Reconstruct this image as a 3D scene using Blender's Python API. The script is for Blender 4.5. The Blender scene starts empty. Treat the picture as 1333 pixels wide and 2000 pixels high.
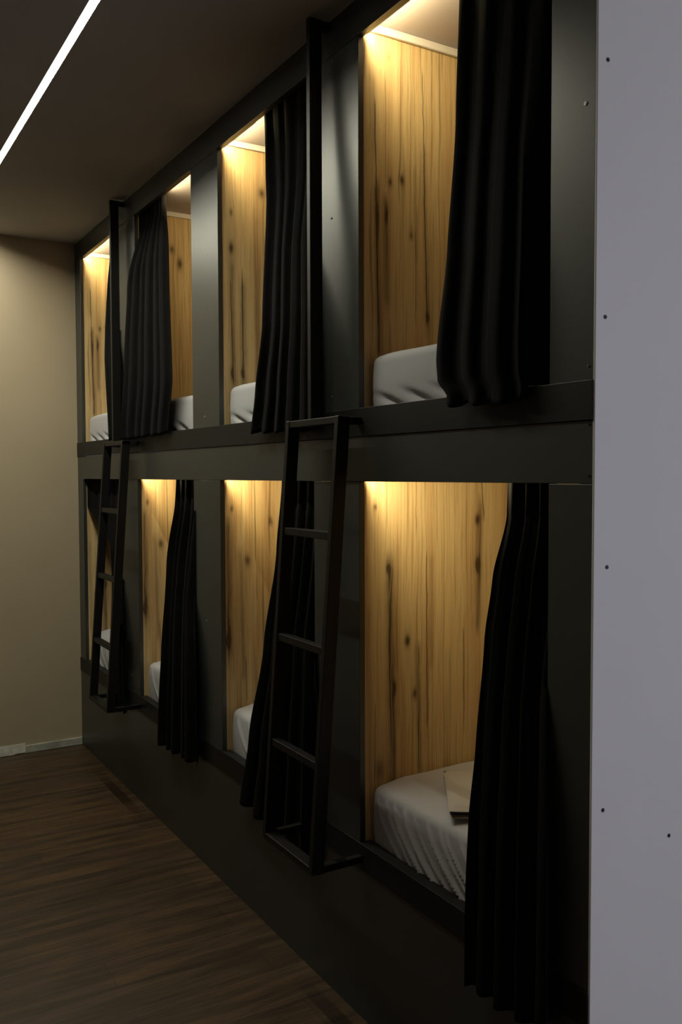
import bpy, bmesh, math, random
from mathutils import Matrix, Vector
random.seed(7)
SC = bpy.context.scene
COL = SC.collection
PI = math.pi

# ------------------------------------------------------------------ camera
EYE = 1.5326
cam_d = bpy.data.cameras.new('camera'); cam = bpy.data.objects.new('camera', cam_d); COL.objects.link(cam)
cam_d.sensor_fit = 'VERTICAL'; cam_d.sensor_height = 36.0; cam_d.lens = 36.0 * 1727.1 / 2000.0
cam_d.clip_start = 0.05
YAW, PITCH, ROLL = 0.5412, 0.0426, -0.0035
fw = Vector((math.sin(YAW) * math.cos(PITCH), math.cos(YAW) * math.cos(PITCH), -math.sin(PITCH)))
rt = Vector((math.cos(YAW), -math.sin(YAW), 0.0)); up = rt.cross(fw)
M = Matrix((rt, up, -fw)).transposed() @ Matrix.Rotation(ROLL, 3, 'Z')
cam.matrix_world = Matrix.Translation((0, 0, EYE)) @ M.to_4x4()
SC.camera = cam

# ------------------------------------------------------------------ light levels and exposure
STRIP_W = 35.5      # ceiling LED strip
POD_W = 2.9        # each pod's LED
DAY_W = 46.0        # daylight coming through the window behind the camera
SC.view_settings.view_transform = 'Standard'; SC.view_settings.look = 'None'
SC.view_settings.exposure = 0.0; SC.view_settings.gamma = 1.0; SC.view_settings.use_curve_mapping = False
w = bpy.data.worlds.new('world'); SC.world = w; w.use_nodes = True
w.node_tree.nodes['Background'].inputs[0].default_value = (0.55, 0.65, 0.9, 1)
w.node_tree.nodes['Background'].inputs[1].default_value = 0.25
try:
    SC.cycles.use_denoising = True
    SC.cycles.max_bounces = 10; SC.cycles.diffuse_bounces = 6
    SC.cycles.sample_clamp_indirect = 4.0
except Exception: pass

def area(name, loc, dirv, sx, sy, power, color, parent=None, up_axis='Y'):
    l = bpy.data.lights.new(name, 'AREA'); l.shape = 'RECTANGLE'; l.size = sx; l.size_y = sy
    l.energy = power; l.color = color
    o = bpy.data.objects.new(name, l); COL.objects.link(o)
    z = -Vector(dirv).normalized(); x = Vector((0, 1, 0)) if up_axis == 'Y' else Vector((1, 0, 0))
    x = (x - z * x.dot(z)).normalized(); y = z.cross(x)
    R = Matrix((x, y, z)).transposed().to_4x4()
    o.matrix_world = Matrix.Translation(loc) @ R
    if parent:
        o.parent = parent; o.matrix_parent_inverse = parent.matrix_world.inverted()
    return o

# ------------------------------------------------------------------ dimensions (metres)
FX = 1.30                       # front plane of the bunk wall
ZC = 2.8204                     # ceiling
YW = 5.0425                     # far wall
YE = 1.217                      # near end of the bunk wall
ZUT = 2.718                     # top of the upper openings
ZLT = 1.5126                    # top of the lower openings
UL = (1.636, 1.714)             # upper ledge
LL = (0.427, 0.501)             # lower ledge
FAR = [4.934, 3.987, 3.029, 2.065]      # far jamb of each opening
NEAR = [4.240, 3.2915, 2.320, 1.335]    # near jamb
PT = 0.018                      # panel thickness
UF, LF = 1.68, 0.48             # bunk floors

# ------------------------------------------------------------------ materials
def newmat(name, col, rough=0.5, metal=0.0, spec=0.5):
    m = bpy.data.materials.new(name); m.use_nodes = True
    b = m.node_tree.nodes['Principled BSDF']
    b.inputs['Base Color'].default_value = (*col, 1); b.inputs['Roughness'].default_value = rough
    b.inputs['Metallic'].default_value = metal
    b.inputs['Specular IOR Level'].default_value = spec
    return m
class NT:
    def __init__(s, m): s.t = m.node_tree; s.n = s.t.nodes; s.l = s.t.links; s.b = s.n['Principled BSDF']
    def node(s, t, **k):
        n = s.n.new(t)
        for a, v in k.items(): setattr(n, a, v)
        return n
    def math(s, op, a, b=None, c=None, clamp=False):
        n = s.node('ShaderNodeMath', operation=op); n.use_clamp = clamp
        for i, v in enumerate((a, b, c)):
            if v is None: continue
            if isinstance(v, (int, float)): n.inputs[i].default_value = v
            else: s.l.new(v, n.inputs[i])
        return n.outputs[0]
    def coord(s, scale=(1, 1, 1), kind='Object', loc=(0, 0, 0)):
        tc = s.node('ShaderNodeTexCoord'); mp = s.node('ShaderNodeMapping')
        mp.inputs['Scale'].default_value = scale; mp.inputs['Location'].default_value = loc
        s.l.new(tc.outputs[kind], mp.inputs[0]); return mp.outputs[0]
    def noise(s, vec, scale=5, detail=4, rough=0.5, dist=0.0):
        n = s.node('ShaderNodeTexNoise'); s.l.new(vec, n.inputs['Vector'])
        n.inputs['Scale'].default_value = scale; n.inputs['Detail'].default_value = detail
        n.inputs['Roughness'].default_value = rough; n.inputs['Distortion'].default_value = dist
        return n.outputs['Fac']
    def ramp(s, fac, stops):
        r = s.node('ShaderNodeValToRGB'); s.l.new(fac, r.inputs[0]); e = r.color_ramp.elements
        while len(e) < len(stops): e.new(0.5)
        for q, (p, c) in zip(e, stops): q.position = p; q.color = (*c, 1)
        return r.outputs[0]
    def bump(s, h, strength=0.2, dist=0.001):
        b = s.node('ShaderNodeBump'); b.inputs['Strength'].default_value = strength; b.inputs['Distance'].default_value = dist
        s.l.new(h, b.inputs['Height']); s.l.new(b.outputs[0], s.b.inputs['Normal'])
    def mix(s, fac, a, b, mode='MIX'):
        n = s.node('ShaderNodeMix', data_type='RGBA', blend_type=mode)
        for i, v in ((0, fac), (6, a), (7, b)):
            if isinstance(v, (int, float)): n.inputs[i].default_value = v
            elif isinstance(v, tuple): n.inputs[i].default_value = (*v, 1)
            else: s.l.new(v, n.inputs[i])
        return n.outputs[2]
    def col(s, c): s.l.new(c, s.b.inputs['Base Color'])

def painted(name, col, rough, var=0.12, bump=0.1, scale=9.0, fine=350.0, spec=0.5):
    m = newmat(name, col, rough, spec=spec); t = NT(m)
    v = t.coord()
    n1 = t.noise(v, scale, 3); n2 = t.noise(v, fine, 2)
    lo = tuple(c * (1 - var) for c in col); hi = tuple(min(1, c * (1 + var)) for c in col)
    t.col(t.ramp(n1, [(0.3, lo), (0.7, hi)]))
    if bump: t.bump(n2, bump, 0.001)
    return m

M_PANEL = painted('charcoal_panel', (0.023, 0.028, 0.028), 0.38, 0.08, 0.12, 5, 500, spec=1.0)
M_LEDGE = painted('black_ledge_paint', (0.008, 0.008, 0.008), 0.5, 0.12, 0.1, 12, 500, spec=0.3)
M_STEEL = painted('black_powder_coated_steel', (0.006, 0.006, 0.006), 0.45, 0.1, 0.15, 30, 700, spec=0.3)
M_CEIL = painted('grey_ceiling_paint', (0.36, 0.335, 0.31), 0.85, 0.05, 0.05, 2, 200)
M_TAN = painted('tan_wall_paint', (0.41, 0.34, 0.24), 0.75, 0.03, 0.15, 2, 180)
M_WHITE = painted('white_board', (0.72, 0.72, 0.72), 0.55, 0.015, 0.1, 3, 600)
M_PODWHITE = painted('white_pod_laminate', (0.50, 0.44, 0.42), 0.6, 0.02, 0.0, 3, 300)
M_CORN = newmat('white_cornice', (0.72, 0.68, 0.63), 0.5)
M_BASE = painted('pale_baseboard', (0.42, 0.43, 0.38), 0.6, 0.25, 0.1, 14, 300)
M_PLAST = painted('white_adhesive_residue', (0.7, 0.7, 0.64), 0.7, 0.2, 0.2, 30, 300)
M_ALU = newmat('aluminium_profile', (0.30, 0.30, 0.32), 0.45, 0.6)
M_CAULK = newmat('grey_caulk', (0.30, 0.31, 0.27), 0.6)
M_SCREW = newmat('steel_screw', (0.5, 0.5, 0.48), 0.3, 0.9)
M_SCREWD = newmat('dark_screw', (0.04, 0.04, 0.05), 0.4, 0.4)
M_FRAME = newmat('white_window_frame', (0.7, 0.7, 0.7), 0.4)
M_DOOR = painted('grey_door_paint', (0.3, 0.3, 0.3), 0.5)

def emis(name, col, strength):
    m = bpy.data.materials.new(name); m.use_nodes = True; n = m.node_tree.nodes; n.clear()
    e = n.new('ShaderNodeEmission'); o = n.new('ShaderNodeOutputMaterial')
    e.inputs[0].default_value = (*col, 1); e.inputs[1].default_value = strength
    m.node_tree.links.new(e.outputs[0], o.inputs[0]); return m
M_STRIP = emis('led_diffuser_cool', (0.97, 0.98, 0.92), 3.0)
M_PODLED = emis('led_diffuser_warm', (1.0, 0.78, 0.45), 2.0)

def cloth_black():
    m = newmat('black_velvet_cloth', (0.004, 0.004, 0.0042), 0.9, spec=0.08); t = NT(m)
    v = t.coord((1, 1, 0.25)); n = t.noise(v, 60, 4)
    t.col(t.ramp(n, [(0.3, (0.0028, 0.0028, 0.003)), (0.75, (0.0055, 0.0055, 0.006))]))
    t.b.inputs['Sheen Weight'].default_value = 0.012; t.b.inputs['Sheen Roughness'].default_value = 0.5
    t.b.inputs['Sheen Tint'].default_value = (0.5, 0.5, 0.6, 1)
    t.bump(t.noise(t.coord(), 900, 2), 0.2, 0.0005)
    return m
M_CURT = cloth_black()
def sheet_mat(name, col):
    m = newmat(name, col, 0.85, spec=0.2); t = NT(m)
    t.b.inputs['Sheen Weight'].default_value = 0.15
    t.bump(t.math('ADD', t.noise(t.coord(), 14, 4), t.math('MULTIPLY', t.noise(t.coord(), 700, 1), 0.05)), 0.25, 0.006)
    return m
M_SHEET = sheet_mat('white_cotton_sheet', (0.46, 0.46, 0.50))
M_BLANKET = sheet_mat('ecru_folded_cotton', (0.46, 0.43, 0.40))
M_BLANKD = sheet_mat('navy_blanket_lining', (0.05, 0.05, 0.08))

def oak(name, knots, cracks, bands, seed):
    """knotty oak laminate: vertical grain along local z, x is the depth into the pod"""
    m = newmat(name, (0.5, 0.3, 0.1), 0.5, spec=0.35); t = NT(m)
    tc = t.node('ShaderNodeTexCoord'); sp = t.node('ShaderNodeSeparateXYZ'); t.l.new(tc.outputs['Object'], sp.inputs[0])
    X, Z = sp.outputs[0], sp.outputs[2]
    # bend the grain sideways a little and around each knot
    wv = t.node('ShaderNodeCombineXYZ'); t.l.new(t.math('MULTIPLY', X, 1.2), wv.inputs[0]); t.l.new(t.math('MULTIPLY', Z, 1.0), wv.inputs[2]); wv.inputs[1].default_value = seed
    wob = t.math('MULTIPLY', t.math('SUBTRACT', t.noise(wv.outputs[0], 3.2, 3), 0.5), 0.016)
    wob2 = t.node('ShaderNodeCombineXYZ'); t.l.new(t.math('MULTIPLY', X, 9), wob2.inputs[0]); t.l.new(t.math('MULTIPLY', Z, 14), wob2.inputs[2]); wob2.inputs[1].default_value = seed + 3
    jit = t.math('MULTIPLY', t.math('SUBTRACT', t.noise(wob2.outputs[0], 1.0, 3), 0.5), 0.009)
    XW = t.math('ADD', X, t.math('MULTIPLY', wob, 0.35)); XW = t.math('ADD', XW, jit)
    dark = None; bend = None
    for (kx, kz, rx, rz, st) in knots:
        dx = t.math('DIVIDE', t.math('SUBTRACT', t.math('ADD', X, jit), kx), rx)
        dz = t.math('DIVIDE', t.math('SUBTRACT', Z, kz), rz)
        d2 = t.math('ADD', t.math('MULTIPLY', dx, dx), t.math('MULTIPLY', dz, dz))
        core = t.math('MULTIPLY', t.math('EXPONENT', t.math('MULTIPLY', d2, -0.9)), st)
        d2b = t.math('ADD', t.math('MULTIPLY', dx, t.math('MULTIPLY', dx, 0.25)), t.math('MULTIPLY', dz, t.math('MULTIPLY', dz, 0.05)))
        halo = t.math('EXPONENT', t.math('MULTIPLY', d2b, -1.0))
        core = t.math('ADD', core, t.math('MULTIPLY', halo, 0.22 * st))
        b = t.math('MULTIPLY', t.math('MULTIPLY', halo, dx), -0.006)
        dark = core if dark is None else t.math('ADD', dark, core)
        bend = b if bend is None else t.math('ADD', bend, b)
    XG = t.math('ADD', t.math('ADD', X, wob), bend)
    def vec(sx, sz, off=0.0):
        c = t.node('ShaderNodeCombineXYZ'); t.l.new(t.math('MULTIPLY', XG, sx), c.inputs[0]); t.l.new(t.math('MULTIPLY', Z, sz), c.inputs[2])
        c.inputs[1].default_value = seed * 7.3 + off; return c.outputs[0]
    g1 = t.noise(vec(22, 0.8), 1, 4, 0.6)          # broad tone stripes
    g2 = t.noise(vec(120, 2.2, 5), 1, 4, 0.65)     # fibres
    g3 = t.noise(vec(330, 9, 9), 1, 3, 0.6)        # pores
    for (x0, z0, x1, z1, wd, st) in cracks + bands:
        k = (x1 - x0) / (z1 - z0 if abs(z1 - z0) > 1e-6 else 1e-6)
        cx = t.math('ADD', t.math('MULTIPLY', t.math('SUBTRACT', Z, z0), k), x0)
        dx = t.math('DIVIDE', t.math('SUBTRACT', XW, cx), wd)
        g = t.math('EXPONENT', t.math('MULTIPLY', t.math('MULTIPLY', dx, dx), -1))
        zl, zh = min(z0, z1), max(z0, z1); fe = max(0.03, wd * 4)
        a1 = t.math('DIVIDE', t.math('SUBTRACT', Z, zl - fe), fe, clamp=True)
        a2 = t.math('DIVIDE', t.math('SUBTRACT', zh + fe, Z), fe, clamp=True)
        g = t.math('MULTIPLY', t.math('MULTIPLY', g, st), t.math('MULTIPLY', a1, a2))
        if wd > 0.004: g = t.math('MULTIPLY', g, t.math('MULTIPLY', t.math('MULTIPLY', g2, g2), 5.0))
        dark = t.math('ADD', dark, g)
    base = t.ramp(g1, [(0.25, (0.47, 0.30, 0.145)), (0.42, (0.60, 0.42, 0.205)), (0.55, (0.68, 0.52, 0.27)), (0.66, (0.65, 0.475, 0.24)), (0.8, (0.52, 0.345, 0.17))])
    base = t.mix(1.0, base, t.ramp(g2, [(0.28, (0.58, 0.52, 0.44)), (0.50, (1, 1, 1)), (0.8, (1.0, 0.96, 0.9))]), 'MULTIPLY')
    base = t.mix(0.5, base, t.ramp(g3, [(0.3, (0.72, 0.68, 0.6)), (0.5, (1, 1, 1))]), 'MULTIPLY')
    # fine random hair cracks
    hc = t.math('MULTIPLY', t.math('GREATER_THAN', t.noise(vec(60, 1.1, 20), 1, 2, 0.4), 0.69), 0.40)
    dark = t.math('ADD', dark, hc)
    dk = t.math('MINIMUM', dark, 0.93)
    c = t.mix(dk, base, (0.045, 0.024, 0.012))
    t.col(c)
    t.bump(g2, 0.06, 0.001)
    return m

KU = [(0.105, 0.664, .006, .013, .75), (0.145, 0.676, .008, .014, .8), (0.178, 0.526, .006, .012, .6), (0.062, 0.56, .005, .02, .5),
      (0.093, 0.571, .005, .018, .5), (0.236, 0.302, .007, .016, .5), (0.100, 1.004, .005, .012, .3), (0.36, .75, .010, .02, .7)]
CU = [(0.055, 0.862, 0.065, 0.292, .0016, .85), (0.090, 0.933, 0.090, 0.669, .0012, .5), (0.216, 0.975, 0.232, 0.301, .0016, .8),
      (0.193, 0.528, 0.193, 0.298, .0013, .55), (0.25, 1.054, 0.25, 0.94, .0012, .55), (0.175, 1.064, 0.175, 0.966, .0012, .45), (0.106, .262, .106, .177, .0015, .5)]
BU = [(0.062, 0.64, 0.067, 0.2, .010, .42), (0.091, 0.60, 0.096, 0.34, .010, .40), (0.223, 0.762, 0.238, 0.273, .008, .28), (0.191, .70, .196, .471, .006, .25), (.045, .93, .05, .75, .012, .22)]
KU3 = [(0.055, 0.816, .006, .013, .6), (0.053, 0.686, .010, .022, .85), (0.180, 0.905, .012, .018, .7), (0.055, .226, .006, .02, .7), (0.097, .229, .006, .014, .8), (.218, .843, .013, .026, .8)]
CU3 = [(.050, .55, .06, .20, .0014, .7), (.095, .6, .10, .23, .0016, .8), (.16, .8, .165, .3, .0013, .5), (.03, 1.0, .03, .8, .0012, .4)]
BU3 = [(.05, .62, .06, .2, .012, .35), (.10, .55, .10, .15, .012, .35), (.15, .7, .16, .2, .006, .25)]
KL = [(0.422, 0.915, .009, .016, .75), (0.422, 0.779, .009, .020, .85), (0.098, 0.784, .006, .012, .5), (0.054, 0.961, .006, .008, .6),
      (0.164, 0.573, .009, .016, .9), (0.119, 0.438, .005, .020, .6), (0.189, 0.417, .007, .016, .7), (0.068, 0.213, .016, .030, .55)]
CL = [(0.231, 0.809, 0.235, 0.335, .0018, .9), (0.194, 1.027, 0.194, 0.899, .0014, .6), (0.094, 1.028, 0.093, 0.917, .0013, .5),
      (0.437, 1.04, 0.446, 0.93, .0018, .7), (0.239, .493, .239, .19, .0013, .6), (0.27, 1.027, 0.27, 0.867, .0012, .5)]
BL = [(0.104, 0.786, 0.112, 0.123, .014, .55), (0.202, 0.542, 0.206, 0.196, .009, .42), (0.434, .95, .425, .60, .012, .35), (.03, .66, .032, .2, .010, .2), (.25, .8, .25, .5, .008, .2)]
KL3 = [(0.046, 0.926, .006, .012, .7), (0.028, 0.430, .010, .022, .85), (0.21, 0.872, .008, .016, .6), (.03, .45, .006, .03, .4), (.11, .73, .012, .02, .7)]
CL3 = [(.085, .95, .09, .45, .0012, .4), (.14, 1.0, .15, .6, .0014, .4), (.03, .6, .03, .35, .0014, .5)]
BL3 = [(.03, .86, .035, .4, .012, .4), (.08, .75, .09, .3, .010, .25)]
OAK = {('u', 3): oak('knotty_oak_laminate_upper_near', KU, CU, BU, 1.0), ('u', 2): oak('knotty_oak_laminate_upper_mid', KU3, CU3, BU3, 2.0),
       ('l', 3): oak('knotty_oak_laminate_lower_near', KL, CL, BL, 3.0), ('l', 2): oak('knotty_oak_laminate_lower_mid', KL3, CL3, BL3, 4.0)}
for k, s in ((('u', 1), ('u', 2)), (('u', 0), ('u', 3)), (('l', 1), ('l', 2)), (('l', 0), ('l', 3))): OAK[k] = OAK[s]

def floor_mat():
    m = newmat('dark_brown_laminate_floor', (0.1, 0.06, 0.03), 0.42, spec=0.4); t = NT(m)
    br = t.node('ShaderNodeTexBrick'); t.l.new(t.coord(), br.inputs['Vector'])
    br.offset = 0.37; br.inputs['Scale'].default_value = 1.0; br.inputs['Brick Width'].default_value = 1.2; br.inputs['Row Height'].default_value = 0.16
    br.inputs['Mortar Size'].default_value = 0.0012; br.inputs['Mortar Smooth'].default_value = 0.2
    br.inputs['Color1'].default_value = (0.85, 0.85, 0.85, 1); br.inputs['Color2'].default_value = (1.1, 1.05, 1.0, 1); br.inputs['Mortar'].default_value = (0.4, 0.4, 0.4, 1)
    a = t.noise(t.coord((1.3, 16, 1)), 1.4, 5, 0.62, 0.4); b = t.noise(t.coord((6, 95, 1)), 1, 4, 0.6)
    c = t.ramp(a, [(0.30, (0.024, 0.015, 0.010)), (0.47, (0.062, 0.037, 0.019)), (0.62, (0.100, 0.060, 0.030)), (0.8, (0.056, 0.036, 0.021))])
    c = t.mix(0.8, c, t.ramp(b, [(0.3, (0.45, 0.45, 0.45)), (0.6, (1.15, 1.1, 1.05))]), 'MULTIPLY')
    c = t.mix(1.0, c, br.outputs['Color'], 'MULTIPLY'); c = t.mix(1.0, c, (0.78, 0.80, 0.82), 'MULTIPLY')
    t.col(c); t.bump(b, 0.12, 0.001); return m
M_FLOOR = floor_mat()

# ------------------------------------------------------------------ helpers
def bx(bm, x0, x1, y0, y1, z0, z1, bev=0.0):
    r = bmesh.ops.create_cube(bm, size=1.0)
    for v in r['verts']:
        v.co = Vector((x0 + (v.co.x + .5) * (x1 - x0), y0 + (v.co.y + .5) * (y1 - y0), z0 + (v.co.z + .5) * (z1 - z0)))
    if bev > 0:
        es = list({e for v in r['verts'] for e in v.link_edges})
        bmesh.ops.bevel(bm, geom=es, offset=bev, segments=2, affect='EDGES', profile=0.5)
def bar(bm, a, b, wy, wx, bev=0.002):
    """rectangular tube from a to b (any direction); wy = size along world y (or x for y-bars), wx = the other side"""
    a, b = Vector(a), Vector(b); d = (b - a); L = d.length; d.normalize()
    ref = Vector((0, 1, 0)) if abs(d.y) < 0.9 else Vector((1, 0, 0))
    s = (ref - d * ref.dot(d)).normalized(); t = d.cross(s)
    r = bmesh.ops.create_cube(bm, size=1.0)
    for v in r['verts']:
        c = v.co.copy(); v.co = a + d * ((c.z + .5) * L) + s * (c.x * wy) + t * (c.y * wx)
    es = list({e for v in r['verts'] for e in v.link_edges})
    bmesh.ops.bevel(bm, geom=es, offset=bev, segments=2, affect='EDGES', profile=0.5)
def cyl(bm, a, b, r, seg=12):
    a, b = Vector(a), Vector(b); d = b - a
    R = d.to_track_quat('Z', 'Y').to_matrix().to_4x4()
    bmesh.ops.create_cone(bm, cap_ends=True, segments=seg, radius1=r, radius2=r, depth=d.length, matrix=Matrix.Translation((a + b) / 2) @ R)
def obj(name, bm, m, parent=None, origin=None, smooth=False):
    if origin is not None: bmesh.ops.translate(bm, verts=bm.verts, vec=-Vector(origin))
    bmesh.ops.recalc_face_normals(bm, faces=bm.faces)
    me = bpy.data.meshes.new(name); bm.to_mesh(me); bm.free()
    if smooth:
        for p in me.polygons: p.use_smooth = True
    me.materials.append(m)
    o = bpy.data.objects.new(name, me); COL.objects.link(o)
    if origin is not None: o.location = origin
    if parent is not None:
        o.parent = parent; o.matrix_parent_inverse = Matrix.Translation(-parent.location)
    return o
def box(name, m, dims, parent=None, origin=None, bev=0.0):
    bm = bmesh.new(); bx(bm, *dims, bev=bev); return obj(name, bm, m, parent, origin)
def tag(o, label, cat, group=None):
    o['label'] = label; o['category'] = cat
    if group: o['group'] = group
    return o
def thing(name, label, cat, loc, group=None):
    o = bpy.data.objects.new(name, None); COL.objects.link(o); o.location = loc; o.empty_display_size = 0.1
    bpy.context.view_layer.update()
    return tag(o, label, cat, group)
def struct(o): o['kind'] = 'structure'; return o

# ------------------------------------------------------------------ the room
XL, XR, YB = -1.9, 3.5, -3.0
struct(box('floor', M_FLOOR, (XL, XR, YB, YW, -0.05, 0.0)))
# ceiling, with a slot for the recessed light strip
SX0, SX1, SY0, SY1 = 0.683, 0.711, 2.15, 4.95
bm = bmesh.new()
for d in ((XL, SX0, YB, YW), (SX1, XR, YB, YW), (SX0, SX1, YB, SY0), (SX0, SX1, SY1, YW)): bx(bm, *d, ZC, ZC + 0.06)
struct(obj('ceiling', bm, M_CEIL))
struct(box('wall_far', M_TAN, (XL, FX + PT + 0.0, YW, YW + 0.1, 0, ZC)))
struct(box('wall_left', M_TAN, (XL - 0.1, XL, YB, YW, 0, ZC)))
# wall behind the camera with a window letting in weak daylight
WX0, WX1, WZ0, WZ1 = 1.7, 3.3, 0.8, 2.2
bm = bmesh.new()
for d in ((XL, WX0, 0, ZC), (WX1, XR, 0, ZC), (WX0, WX1, 0, WZ0), (WX0, WX1, WZ1, ZC)): bx(bm, d[0], d[1], YB - 0.12, YB, d[2], d[3])
struct(obj('wall_back', bm, M_TAN))
struct(box('wall_side', M_WHITE, (XR, XR + 0.1, YB, YE, 0, ZC)))
bm = bmesh.new()
for d in ((WX0, WX0 + .06, WZ0, WZ1), (WX1 - .06, WX1, WZ0, WZ1), (WX0, WX1, WZ0, WZ0 + .06), (WX0, WX1, WZ1 - .06, WZ1), (2.47, 2.53, WZ0, WZ1)):
    bx(bm, d[0], d[1], YB - 0.10, YB - 0.04, d[2], d[3])
win = struct(obj('window_1', bm, M_FRAME))
glass = newmat('window_glass', (1, 1, 1), 0.0); glass.node_tree.nodes['Principled BSDF'].inputs['Transmission Weight'].default_value = 1.0
glass.node_tree.nodes['Principled BSDF'].inputs['IOR'].default_value = 1.45
box('pane', glass, (WX0 + .05, WX1 - .05, YB - 0.075, YB - 0.070, WZ0 + .05, WZ1 - .05), win)
area('daylight', (2.5, YB + 0.02, 1.5), (0.0, 1, -0.05), 1.5, 1.3, DAY_W, (0.88, 0.88, 1.0), up_axis='X')

# white end board of the bunk block, facing the camera side, with its screws
wr = struct(box('wall_right', M_WHITE, (FX - 0.001, XR, YE - 0.006, YE, 0, ZC), bev=0.0015))
for (x, z) in ((1.324, 1.834), (1.335, 1.349), (1.33, 0.867), (1.528, 0.773), (1.325, 2.32), (1.86, 1.30), (1.86, 1.83)):
    bm = bmesh.new(); cyl(bm, (x, YE - 0.0075, z), (x, YE - 0.0055, z), 0.0040, 14)
    bx(bm, x - 0.0028, x + 0.0028, YE - 0.0079, YE - 0.0074, z - 0.0005, z + 0.0005)
    obj('screw', bm, M_SCREWD, wr)
# baseboard on the far wall
bb = struct(box('baseboard_far', M_BASE, (XL, FX - 0.001, YW - 0.012, YW - 0.0005, 0.0005, 0.042), bev=0.002))
bm = bmesh.new(); random.seed(3)
bx(bm, 0.60, 0.985, YW - 0.0150, YW - 0.0122, 0.006, 0.058, 0.001)
bx(bm, 0.70, 0.93, YW - 0.0155, YW - 0.0122, 0.002, 0.05, 0.001)
obj('plaster_strip', bm, M_PLAST, bb)
bm = bmesh.new()
bx(bm, FX - 0.004, FX - 0.0005, YE, YW, ZC - 0.006, ZC - 0.0005)
struct(obj('trim_1', bm, M_CAULK))

# ------------------------------------------------------------------ recessed ceiling light strip
strip = thing('ceiling_light_strip', 'long narrow white glowing light line recessed in the dark ceiling', 'ceiling light', ((SX0 + SX1) / 2, (SY0 + SY1) / 2, ZC))
zd = ZC + 0.0075
bm = bmesh.new()
bx(bm, SX0, SX0 + 0.0015, SY0, SY1, ZC + 0.0003, ZC + 0.03); bx(bm, SX1 - 0.0015, SX1, SY0, SY1, ZC + 0.0003, ZC + 0.03)
bx(bm, SX0, SX1, SY0, SY1, ZC + 0.0285, ZC + 0.0305)
bx(bm, SX0, SX1, SY0, SY0 + 0.0015, ZC + 0.0003, ZC + 0.03); bx(bm, SX0, SX1, SY1 - 0.0015, SY1, ZC + 0.0003, ZC + 0.03)
obj('housing', bm, M_ALU, strip)
box('diffuser', M_STRIP, (SX0 + 0.0016, SX1 - 0.0016, SY0 + .002, SY1 - .002, zd, zd + 0.002), strip)
area('strip_lamp', ((SX0 + SX1) / 2, (SY0 + SY1) / 2, zd - 0.0006), (0, 0, -1), SY1 - SY0 - 0.01, SX1 - SX0 - 0.004, STRIP_W, (1.0, 0.96, 0.74), strip)

# ------------------------------------------------------------------ front of the bunk block
fa = thing('bunk_facade', 'dark charcoal panelled facade of the two-tier sleeping bunks along the right side', 'bunk facade', (FX, 3.1, 0))
G = 0.0008
box('header_panel', M_PANEL, (FX, FX + PT, YE, YW, ZUT, ZC), fa)
edges = [(YE, NEAR[3])] + [(FAR[i], NEAR[i - 1]) for i in (3, 2, 1)] + [(FAR[0], YW)]
for (a, b) in edges:
    box('pillar_panel', M_PANEL, (FX, FX + PT, a, b, UL[0], ZUT - G), fa, bev=0.0012)
    box('pillar_panel', M_PANEL, (FX, FX + PT, a, b, LL[1] - 0.02, ZLT - G), fa, bev=0.0012)
box('middle_panel', M_PANEL, (FX, FX + PT, YE, YW, ZLT, UL[0] - G), fa, bev=0.001)
box('base_panel', M_PANEL, (FX, FX + PT, YE, YW, 0.0, LL[1] - 0.0208), fa, bev=0.001)
for (a, b) in (UL, LL):
    bm = bmesh.new(); bx(bm, FX - 0.0035, FX - 0.0003, YE, YW, a, b, 0.0012)
    for i in range(4): bx(bm, FX - 0.002, FX + 0.032, NEAR[i] + 0.0005, FAR[i] - 0.0005, b - 0.022, b)
    obj('ledge', bm, M_LEDGE, fa)
for (y, z, r, dark) in ((1.242, 2.244, .0040, 0), (1.23, 1.741, .0024, 0), (1.226, 1.628, .0024, 1), (1.226, 1.528, .002, 1), (2.21, 2.264, .0030, 1), (3.14, 2.36, .0034, 0),
                        (3.17, 1.753, .0036, 0), (3.171, 0.97, .0034, 0), (2.201, 2.701, .003, 0), (2.208, 1.756, .003, 0), (3.16, 2.15, .002, 0), (4.1, 0.58, .003, 0), (3.17, 1.36, .002, 0)):
    bm = bmesh.new(); cyl(bm, (FX - 0.0015, y, z), (FX + 0.001, y, z), r, 14); cyl(bm, (FX - 0.0022, y, z), (FX - 0.001, y, z), r * .45, 8)
    obj('screw', bm, M_SCREWD if dark else M_SCREW, fa)

# ------------------------------------------------------------------ sleeping pods
PW = 0.80                       # clear pod width
XB = 3.32                       # back of the pods
ORD = ['farthest', 'second farthest', 'second nearest', 'nearest']
WHERE = ['at the far end, against the beige wall', 'third from the white board', 'second from the white board', 'beside the white board']
def led(pod, ya, yb, hb, on=True):
    bm = bmesh.new()
    bx(bm, FX + PT + .0003, FX + PT + 0.0018, ya, yb, hb + 0.004, hb + 0.021)
    bx(bm, FX + PT + .0003, FX + PT + 0.0066, ya, yb, hb + 0.003, hb + 0.0042)
    o = obj('light_profile', bm, M_ALU, pod)
    if on:
        d = box('diffuser', M_PODLED, (FX + PT + .0019, FX + PT + .0028, ya + .001, yb - .001, hb + .0062, hb + .0195), pod)
        a = Vector((1.0, 0, -0.60))
        L = area('pod_lamp', (FX + PT + 0.0045, (ya + yb) / 2, hb + 0.0125), a, yb - ya - 0.004, 0.011, POD_W * (1.12 if hb > 2 else 0.9) * (yb - ya) / 0.4, (1.0, 0.80, 0.44), pod)
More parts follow.
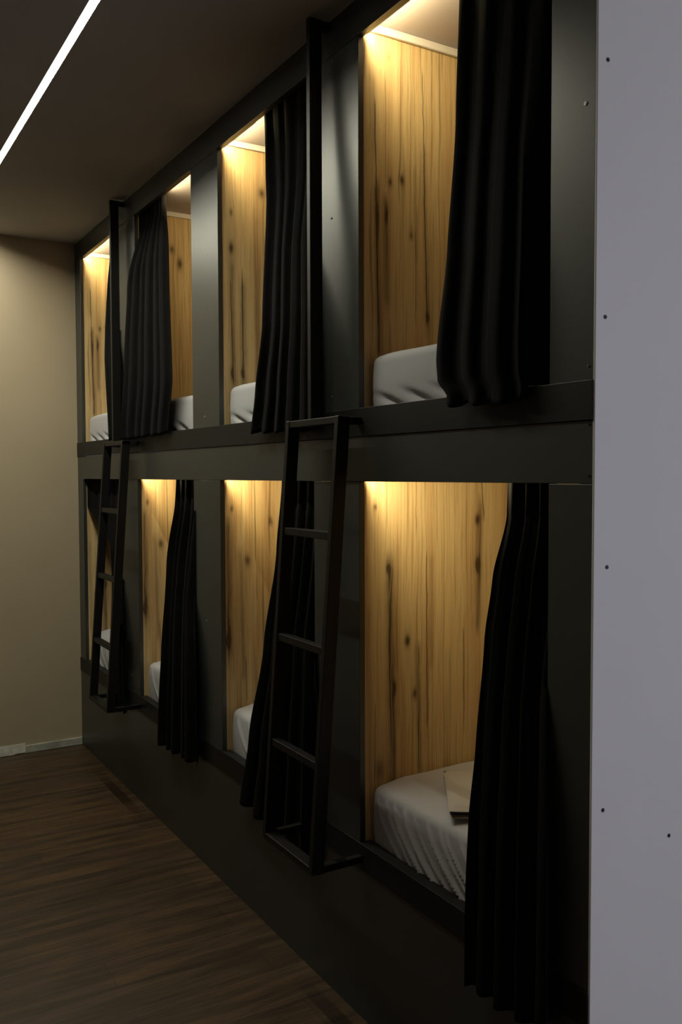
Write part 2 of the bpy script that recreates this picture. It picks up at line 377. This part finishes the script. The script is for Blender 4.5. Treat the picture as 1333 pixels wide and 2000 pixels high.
def pod(i, tier):
    f = UF if tier == 'u' else LF
    hb = ZUT if tier == 'u' else ZLT
    top = 2.757 if tier == 'u' else 1.60
    yf = FAR[i] + 0.002; yn = yf - PW
    x0 = FX + PT + 0.0005
    lit = not (tier == 'l' and i == 0)
    p = thing('sleeping_pod', '%s-tier oak lined sleeping cubicle, %s%s' % ('upper' if tier == 'u' else 'lower', WHERE[i], '' if lit else ', its lamp off'),
              'sleeping pod', (x0, (yf + yn) / 2, f), 'oak lined sleeping cubicles in two tiers')
    box('side_panel', OAK[(tier, i)], (x0, XB, yf, yf + 0.018, f, top), p, origin=(FX, yf, f))
    box('side_panel', OAK[(tier, (i + 1) % 4)], (x0, XB, yn - 0.018, yn, f, top), p, origin=(FX, yn, f))
    box('back_panel', OAK[(tier, i)], (XB, XB + 0.018, yn - 0.018, yf + 0.018, f, top), p, origin=(XB, yn, f))
    box('ceiling_panel', M_PODWHITE, (x0, XB + 0.018, yn - 0.018, yf + 0.018, top, top + 0.018), p)
    box('bed_board', M_PANEL, (x0 + .015, XB + 0.018, yn - 0.018, yf + 0.018, f - 0.018, f), p)
    if tier == 'u':
        bm = bmesh.new(); bx(bm, x0, XB, yf - 0.012, yf - 0.0002, top - 0.0225, top - 0.0003, 0.003)
        obj('cornice', bm, M_CORN, p)
    if lit:
        if (tier, i) == ('u', 1): led(p, yn + 0.11, yf - 0.31, hb)
        else: led(p, (dict(u=[4.52, 0, 2.755, 1.705], l=[0, 3.615, 2.64, 1.53])[tier])[i], yf - 0.012, hb)
for i in range(4):
    pod(i, 'u'); pod(i, 'l')

# ------------------------------------------------------------------ mattresses
def sstep(a, b, x):
    t = max(0.0, min(1.0, (x - a) / (b - a))); return t * t * (3 - 2 * t)
def mattress(i, tier, label):
    f = UF if tier == 'u' else LF
    yf = FAR[i] - 0.001; yn = yf - PW + 0.012
    x0, x1 = FX + PT + 0.022, XB - 0.01
    z0, z1 = f + 0.001, f + 0.190
    r = 0.024
    rnd = random.Random(i * 10 + (5 if tier == 'u' else 0))
    xs = [x0 + 0.30 * k / 26 for k in range(27)] + [x0 + 0.30 + (x1 - x0 - 0.30) * k / 14 for k in range(1, 15)]
    NY = 190
    ys = [yn + (yf - yn) * k / NY for k in range(NY + 1)]
    zs = [z0 + (z1 - z0) * k / 26 for k in range(27)]
    bm = bmesh.new(); cache = {}
    folds = []
    if (tier, i) == ('l', 3):
        # diagonal gathers running down and towards the near side from the far corner
        for k in range(14): folds.append((yf - 0.02 - 0.045 * k - rnd.uniform(-.012, .012), 0.25 + 0.045 * k, rnd.uniform(.005, .009), rnd.uniform(.006, .013)))
    elif tier == 'u':
        for k in range(4): folds.append((yf - 0.10 - 0.13 * k, 0.9, rnd.uniform(.008, .012), rnd.uniform(.013, .018)))
    else:
        for k in range(6): folds.append((yf - 0.05 - 0.10 * k, 0.35, rnd.uniform(.008, .013), rnd.uniform(.004, .009)))
    def disp(p, n):
        x, y, z = p; hrel = (z - z0) / (z1 - z0)
        d = 0.0
        if n.x < -0.3:
            for (fy, sl, wd, am) in folds:
                if tier == 'u':
                    zc = 0.050 + 0.35 * (y - fy); u = (z - z0 - zc) ; m = math.exp(-((y - fy + .01) / 0.06) ** 2)
                    d -= am * math.exp(-(u / wd) ** 2) * m
                else:
                    dn = (z1 - z); yc = fy - sl * dn - 2.6 * dn * dn
                    amp = am * sstep(0.015, 0.06, dn)
                    d += amp * math.exp(-((y - yc) / wd) ** 2)
            d += 0.006 * math.sin(hrel * PI) * (-n.x)
        d += 0.0015 * math.sin(x * 21 + y * 13 + i) * n.z
        return d
    def vert(ix, iy, iz):
        k = (ix, iy, iz)
        if k in cache: return cache[k]
        p = Vector((xs[ix], ys[iy], zs[iz]))
        q = Vector((min(max(p.x, x0 + r), x1 - r), min(max(p.y, yn + r), yf - r), min(max(p.z, z0 + r * .6), z1 - r)))
        n = p - q; n = n.normalized() if n.length > 1e-6 else Vector((0, 0, 1))
        # rounded box: push the surface point onto the rounded shell
        s = Vector((abs(p.x - q.x), abs(p.y - q.y), abs(p.z - q.z)))
        m = max(s.x, s.y, s.z)
        L = (p - q).length
        pp = q + (p - q) * (m / L if L > 1e-9 else 1)
        # sagging upper edge near the middle of the front
        dd = disp(pp, n)
        pp = pp + n * dd
        # slumped corners
        c = math.exp(-((yf - pp.y) / 0.05) ** 2) * math.exp(-((pp.x - x0) / 0.06) ** 2)
        pp.z -= c * 0.014 * ((pp.z - z0) / (z1 - z0))
        pp.z -= 0.010 * sstep(0.10, 0.0, pp.x - x0) * ((pp.z - z0) / (z1 - z0)) * (1 - c)
        cache[k] = bm.verts.new(pp); return cache[k]
    nx, ny, nz = len(xs) - 1, len(ys) - 1, len(zs) - 1
    def q4(a, b, c, d):
        bm.faces.new((vert(*a), vert(*b), vert(*c), vert(*d)))
    for a in range(nx):
        for b in range(ny):
            q4((a, b, 0), (a, b + 1, 0), (a + 1, b + 1, 0), (a + 1, b, 0)); q4((a, b, nz), (a + 1, b, nz), (a + 1, b + 1, nz), (a, b + 1, nz))
        for c in range(nz):
            q4((a, 0, c), (a + 1, 0, c), (a + 1, 0, c + 1), (a, 0, c + 1)); q4((a, ny, c), (a, ny, c + 1), (a + 1, ny, c + 1), (a + 1, ny, c))
    for b in range(ny):
        for c in range(nz):
            q4((0, b, c), (0, b, c + 1), (0, b + 1, c + 1), (0, b + 1, c)); q4((nx, b, c), (nx, b + 1, c), (nx, b + 1, c + 1), (nx, b, c + 1))
    o = obj('mattress', bm, M_SHEET, None, origin=((x0 + x1) / 2, (yf + yn) / 2, z0), smooth=True)
    return tag(o, label, 'mattress', 'white sheeted mattresses in the bunks')
mattress(3, 'l', 'white sheeted mattress with gathered side folds in the nearest lower bunk, holding a folded blanket')
mattress(2, 'l', 'white sheeted mattress in the lower bunk behind the near ladder and curtain')
mattress(1, 'l', 'white sheeted mattress in the lower bunk between the two ladders, narrow sliver in view')
mattress(0, 'l', 'white mattress in the unlit lower bunk, seen through the far ladder')
mattress(3, 'u', 'white sheeted mattress with creased side in the nearest upper bunk')
mattress(2, 'u', 'white mattress in the second nearest upper bunk, left of its swept curtain')
mattress(1, 'u', 'white mattress in the upper bunk whose curtain hangs at its left side')
mattress(0, 'u', 'white mattress in the farthest upper bunk next to the beige wall')

# folded blanket on the nearest lower mattress
bk = thing('folded_blanket', 'folded ecru blanket with a dark underside edge lying on the nearest lower mattress', 'blanket', (1.595, 1.728, 0.671))
def slab(bm, cx, cy, lx, ly, z0, z1, rot, n=26, seed=1, fold=True):
    rnd = random.Random(seed); r = (z1 - z0) / 2
    prof = []
    top, bot = [], []
    for a in range(n + 1):
        rt_, rb_ = [], []
        for b in range(n + 1):
            u, v = a / n * 2 - 1, b / n * 2 - 1
            e = min(1 - abs(u), 1 - abs(v)); th = min(1.0, math.sqrt(max(0.0, 1 - (1 - min(1, e * 12)) ** 2)))
            x, y = u * lx / 2, v * ly / 2
            wv = 0.0018 * math.sin(u * 5 + v * 3 + seed) + 0.0012 * math.sin(v * 9 + seed)
            X = cx + x * math.cos(rot) - y * math.sin(rot); Y = cy + x * math.sin(rot) + y * math.cos(rot)
            zm = (z0 + z1) / 2
            rt_.append(bm.verts.new((X, Y, zm + r * th + wv * th))); rb_.append(bm.verts.new((X, Y, zm - r * th)))
        top.append(rt_); bot.append(rb_)
    for a in range(n):
        for b in range(n):
            bm.faces.new((top[a][b], top[a + 1][b], top[a + 1][b + 1], top[a][b + 1])); bm.faces.new((bot[a][b], bot[a][b + 1], bot[a + 1][b + 1], bot[a + 1][b]))
    for k in range(n):
        bm.faces.new((top[k][0], bot[k][0], bot[k + 1][0], top[k + 1][0])); bm.faces.new((top[k][n], top[k + 1][n], bot[k + 1][n], bot[k][n]))
        bm.faces.new((top[0][k], top[0][k + 1], bot[0][k + 1], bot[0][k])); bm.faces.new((top[n][k], bot[n][k], bot[n][k + 1], top[n][k + 1]))
# its front left corner near (1.30..1.36, 1.70), left edge running back to (1.40, 1.84)
BR = math.radians(-35)
def bl(bm, z0, z1, seed, grow=0.0): slab(bm, 1.595, 1.728, 0.40 + grow, 0.30 + grow, z0, z1, BR, seed=seed)
bm = bmesh.new(); bl(bm, 0.671, 0.682, 1); obj('lower_fold', bm, M_BLANKET, bk, smooth=True)
bm = bmesh.new(); bl(bm, 0.681, 0.687, 2, -0.004); obj('lining', bm, M_BLANKD, bk, smooth=True)
bm = bmesh.new(); bl(bm, 0.6865, 0.700, 3); obj('upper_fold', bm, M_BLANKET, bk, smooth=True)

# ------------------------------------------------------------------ curtains
def lerp_tab(tab, z):
    if z >= tab[0][0]: return tab[0][1]
    for (a, ya), (b, yb) in zip(tab, tab[1:]):
        if z >= b:
            t = (a - z) / (a - b); t = t * t * (3 - 2 * t) * 0.5 + t * 0.5
            return ya + (yb - ya) * t
    return tab[-1][1]
def curtain(i, tier, left, right, hem, label, n=6, seed=0, amp=0.016, swing=0.0, inside=0.0, leftfix=True, rightfix=False, fast=False, hug=False):
    """left/right: tables (z, y) of the far and near edge; hem: (z at far edge, z at near edge)"""
    hb, ledge = (ZUT, UL[1]) if tier == 'u' else (ZLT, LL[1])
    y0, y1 = NEAR[i], FAR[i]
    ztop = hb + 0.030
    rnd = random.Random(seed); ph = rnd.uniform(0, 6.28)
    NS, NR = 150, 90
    hs = [rnd.uniform(-1, 1) for _ in range(8)]
    bm = bmesh.new(); rows = []
    for r in range(NR + 1):
        t = r / NR; row = []
        for s_ in range(NS + 1):
            s = s_ / NS
            zh = hem[0] + (hem[1] - hem[0]) * s + 0.005 * math.sin(s * n * 2 * PI + ph)
            if inside: zh += (ledge + 0.004 - zh) * sstep(0.70, 0.85, s)
            z = ztop + (zh - ztop) * t
            tt = (hb - z) / (hb - ledge)
            base = 1.340 - 0.066 * (sstep(0.0, 0.28, tt) if fast else sstep(0.02, 0.85, tt)) * (1 - inside * sstep(0.72, 0.93, s)) - swing * sstep(0.75, 1.1, tt) - (0.015 * sstep(0.4, 0.8, tt) * sstep(0.72, 0.93, s) if inside else 0)
            k = base / 1.28; zq = EYE + (z - EYE) / k
            yl = lerp_tab(left, zq) * k if leftfix else lerp_tab(left, z)
            if i == 0: yl = min(yl, y1 - 0.006)
            yr = lerp_tab(right, zq) * k if rightfix else lerp_tab(right, z)
            if not rightfix and base < FX + 0.004: yr = min(yr, y0 * base / FX - 0.003)
            ss = s + 0.012 * math.sin(2 * PI * n * s + ph * 2) * math.sin(PI * s)
            y = yl + (yr - yl) * min(1, max(0, ss))
            # how far the cloth has come out over the ledge
            a = (0.004 + (amp - 0.004) * sstep(0.0, 0.25, tt))
            ph2 = ph + 0.5 * hs[0] * math.sin(tt * 2.1) + hs[1] * tt * 0.6
            w1 = math.sin(2 * PI * n * s + ph2) ; w1 = math.copysign(abs(w1) ** 0.75, w1)
            x = base + a * (0.75 * w1 + 0.35 * math.sin(2 * PI * n * 0.47 * s + hs[2] * 3 + tt * hs[3]) + 0.15 * math.sin(2 * PI * n * 1.9 * s + hs[4] * 3 + tt * 1.5))
            # round the leading edges back into the bunk
            e = min(s, 1 - s) * (abs(yl - yr)); 
            el = s * abs(yl - yr)
            if hug:
                if x > FX + PT + 0.003: x += (FX + PT + 0.003 - x) * math.exp(-(el / 0.03) ** 2)
            else: x += 0.012 * math.exp(-(el / 0.012) ** 2) * (1 - sstep(0.5, 0.9, tt))
            if tt < 0.12: y = min(max(y, y0 + 0.001), y1 - 0.005)
            er = (1 - s) * abs(yl - yr)
            if x > FX + 0.010 and not rightfix: x += (FX + PT + 0.0035 - x) * math.exp(-(er / 0.02) ** 2)
            lim = 9.0
            if y < y0 + 0.0005 or y > y1 - 0.004: lim = FX - 0.004
            if z < ledge + 0.003: lim = FX - 0.0075
            elif z < ledge + 0.08 and not (inside and s > 0.7): lim = min(lim, FX - 0.0075 + (z - ledge - 0.003) * 0.5)
            x = min(x, lim - (0.0015 * (1 + w1)))
            if not rightfix and s > 0.9 and x < FX:
                y += (min(y, y0 * x / FX - 0.003) - y) * sstep(0.9, 1.0, s)
            row.append(bm.verts.new((x, y, z)))
        rows.append(row)
    for r in range(NR):
        for s in range(NS): bm.faces.new((rows[r][s], rows[r + 1][s], rows[r + 1][s + 1], rows[r][s + 1]))
    t = thing('curtain', label, 'curtain', (1.33, (left[0][1] + right[0][1]) / 2, hb), 'black curtains of the bunks')
    c = obj('cloth', bm, M_CURT, t, smooth=True)
    m = c.modifiers.new('thickness', 'SOLIDIFY'); m.thickness = 0.0022; m.offset = -1 if False else 0
    bm = bmesh.new(); cyl(bm, (1.342, y0 - 0.03, hb + 0.031), (1.342, y1, hb + 0.031), 0.0045)
    obj('rod', bm, M_STEEL, t, smooth=False)
    return t
curtain(3, 'u', [(2.75, 1.615), (2.60, 1.619), (2.322, 1.628), (2.04, 1.656), (1.80, 1.686), (1.75, 1.680), (1.716, 1.645)], [(2.75, 1.336), (1.66, 1.336)], (1.690, 1.680),
        'wide black curtain of the nearest upper bunk, beside the white board', 4, 11, 0.009, inside=1.0)
curtain(2, 'u', [(2.75, 2.600), (2.70, 2.612), (2.40, 2.580), (2.01, 2.616), (1.80, 2.672), (1.665, 2.710)], [(2.75, 2.321), (1.66, 2.321)], (1.672, 1.660),
        'black curtain of the second nearest upper bunk, behind the near ladder pole', 5, 12, 0.013)
curtain(1, 'u', [(2.75, 3.981), (2.50, 3.981), (2.38, 4.03), (2.10, 4.09), (1.70, 4.17)], [(2.75, 3.535), (2.69, 3.525), (2.30, 3.515), (1.93, 3.490), (1.71, 3.545)], (1.700, 1.706),
        'black upper curtain flaring leftward over the ledge, just right of the far ladder pole', 6, 13, 0.010, rightfix=True, leftfix=False, fast=True, hug=True)
curtain(0, 'u', [(2.75, 4.300), (2.67, 4.298), (2.11, 4.396), (1.71, 4.346)], [(2.75, 4.241), (1.70, 4.241)], (1.705, 1.703),
        'narrow black curtain of the farthest upper bunk, behind the far ladder pole', 4, 14, 0.014)
curtain(3, 'l', [(1.55, 1.446), (1.44, 1.448), (1.303, 1.489), (1.163, 1.514), (0.925, 1.540), (0.743, 1.557), (0.499, 1.567), (0.36, 1.570)], [(1.55, 1.336), (0.3, 1.336)], (0.352, 0.372),
        'long black curtain of the nearest lower bunk, hanging beside the white board', 4, 15, 0.011)
curtain(2, 'l', [(1.55, 2.506), (1.51, 2.506), (1.281, 2.534), (0.967, 2.633), (0.625, 2.759), (0.378, 2.841)], [(1.55, 2.321), (0.4, 2.321)], (0.385, 0.36),
        'black curtain behind the near ladder, flaring out to the left at its hem', 5, 16, 0.016)
curtain(1, 'l', [(1.55, 3.439), (1.40, 3.445), (1.164, 3.529), (0.80, 3.60), (0.398, 3.650)], [(1.55, 3.292), (1.0, 3.292), (0.42, 3.23)], (0.375, 0.40),
        'tapering black curtain of the lower bunk between the two ladders', 5, 17, 0.018)
curtain(0, 'l', [(1.55, 4.93), (1.50, 4.88), (1.395, 4.788), (1.28, 4.55), (1.177, 4.345), (1.0, 4.33), (0.7, 4.37), (0.36, 4.41)], [(1.55, 4.241), (1.0, 4.241), (0.37, 4.13)], (0.385, 0.39),
        'black curtain swept diagonally across the unlit lower bunk behind the far ladder', 6, 18, 0.010, hug=True)

# ------------------------------------------------------------------ ladders
def ladder(yn, wdt, label, top=1.690, zb=0.462):
    t = thing('bunk_ladder', label, 'ladder', (1.2, yn + wdt / 2, zb), 'black steel bunk ladders')
    tw, td = 0.020, 0.038
    def X(z): return 1.133 + (1.222 - 1.133) * (z - zb) / (top - zb)       # front face
    cx = lambda z: X(z) + td / 2
    for y in (yn + tw / 2, yn + wdt - tw / 2):
        bm = bmesh.new(); bar(bm, (cx(zb), y, zb - 0.012), (cx(top), y, top), tw, td); obj('stile', bm, M_STEEL, t)
    for z in (1.377, 1.064, 0.752):
        bm = bmesh.new(); bar(bm, (cx(z) - .003, yn + tw, z - 0.012), (cx(z) - .003, yn + wdt - tw, z - 0.012), 0.026, 0.022); obj('rung', bm, M_STEEL, t)
    bm = bmesh.new(); bar(bm, (cx(top), yn, top - 0.010), (cx(top), yn + wdt, top - 0.010), 0.036, 0.020); obj('top_rail', bm, M_STEEL, t)
    bm = bmesh.new(); bar(bm, (cx(zb), yn + tw, zb - 0.002), (cx(zb), yn + wdt - tw, zb - 0.002), 0.036, 0.020); obj('bottom_rail', bm, M_STEEL, t)
    for y in (yn + tw / 2, yn + wdt - tw / 2):
        bm = bmesh.new(); bar(bm, (cx(zb) + td / 2 - .002, y, zb - 0.002), (FX - 0.0038, y, zb - 0.002), 0.020, 0.020); obj('bracket', bm, M_STEEL, t)
        bm = bmesh.new(); bar(bm, (cx(top) + td / 2 - .002, y, top - 0.012), (FX - 0.0038, y, top - 0.012), 0.020, 0.020); obj('bracket', bm, M_STEEL, t)
    yp = yn + 0.175
    bm = bmesh.new(); bar(bm, (1.230 + .020, yp, top), (1.230 + .020, yp, 2.812), 0.020, 0.040); obj('grab_pole', bm, M_STEEL, t)
    bm = bmesh.new(); bar(bm, (1.268, yp, 2.799), (FX - 0.0003, yp, 2.799), 0.020, 0.024); obj('pole_bracket', bm, M_STEEL, t)
    return t
ladder(2.045, 0.305, 'near black steel ladder with a tall grab pole between the two nearest bunk columns')
ladder(3.958, 0.305, 'far black steel ladder with a tall grab pole close to the beige wall')
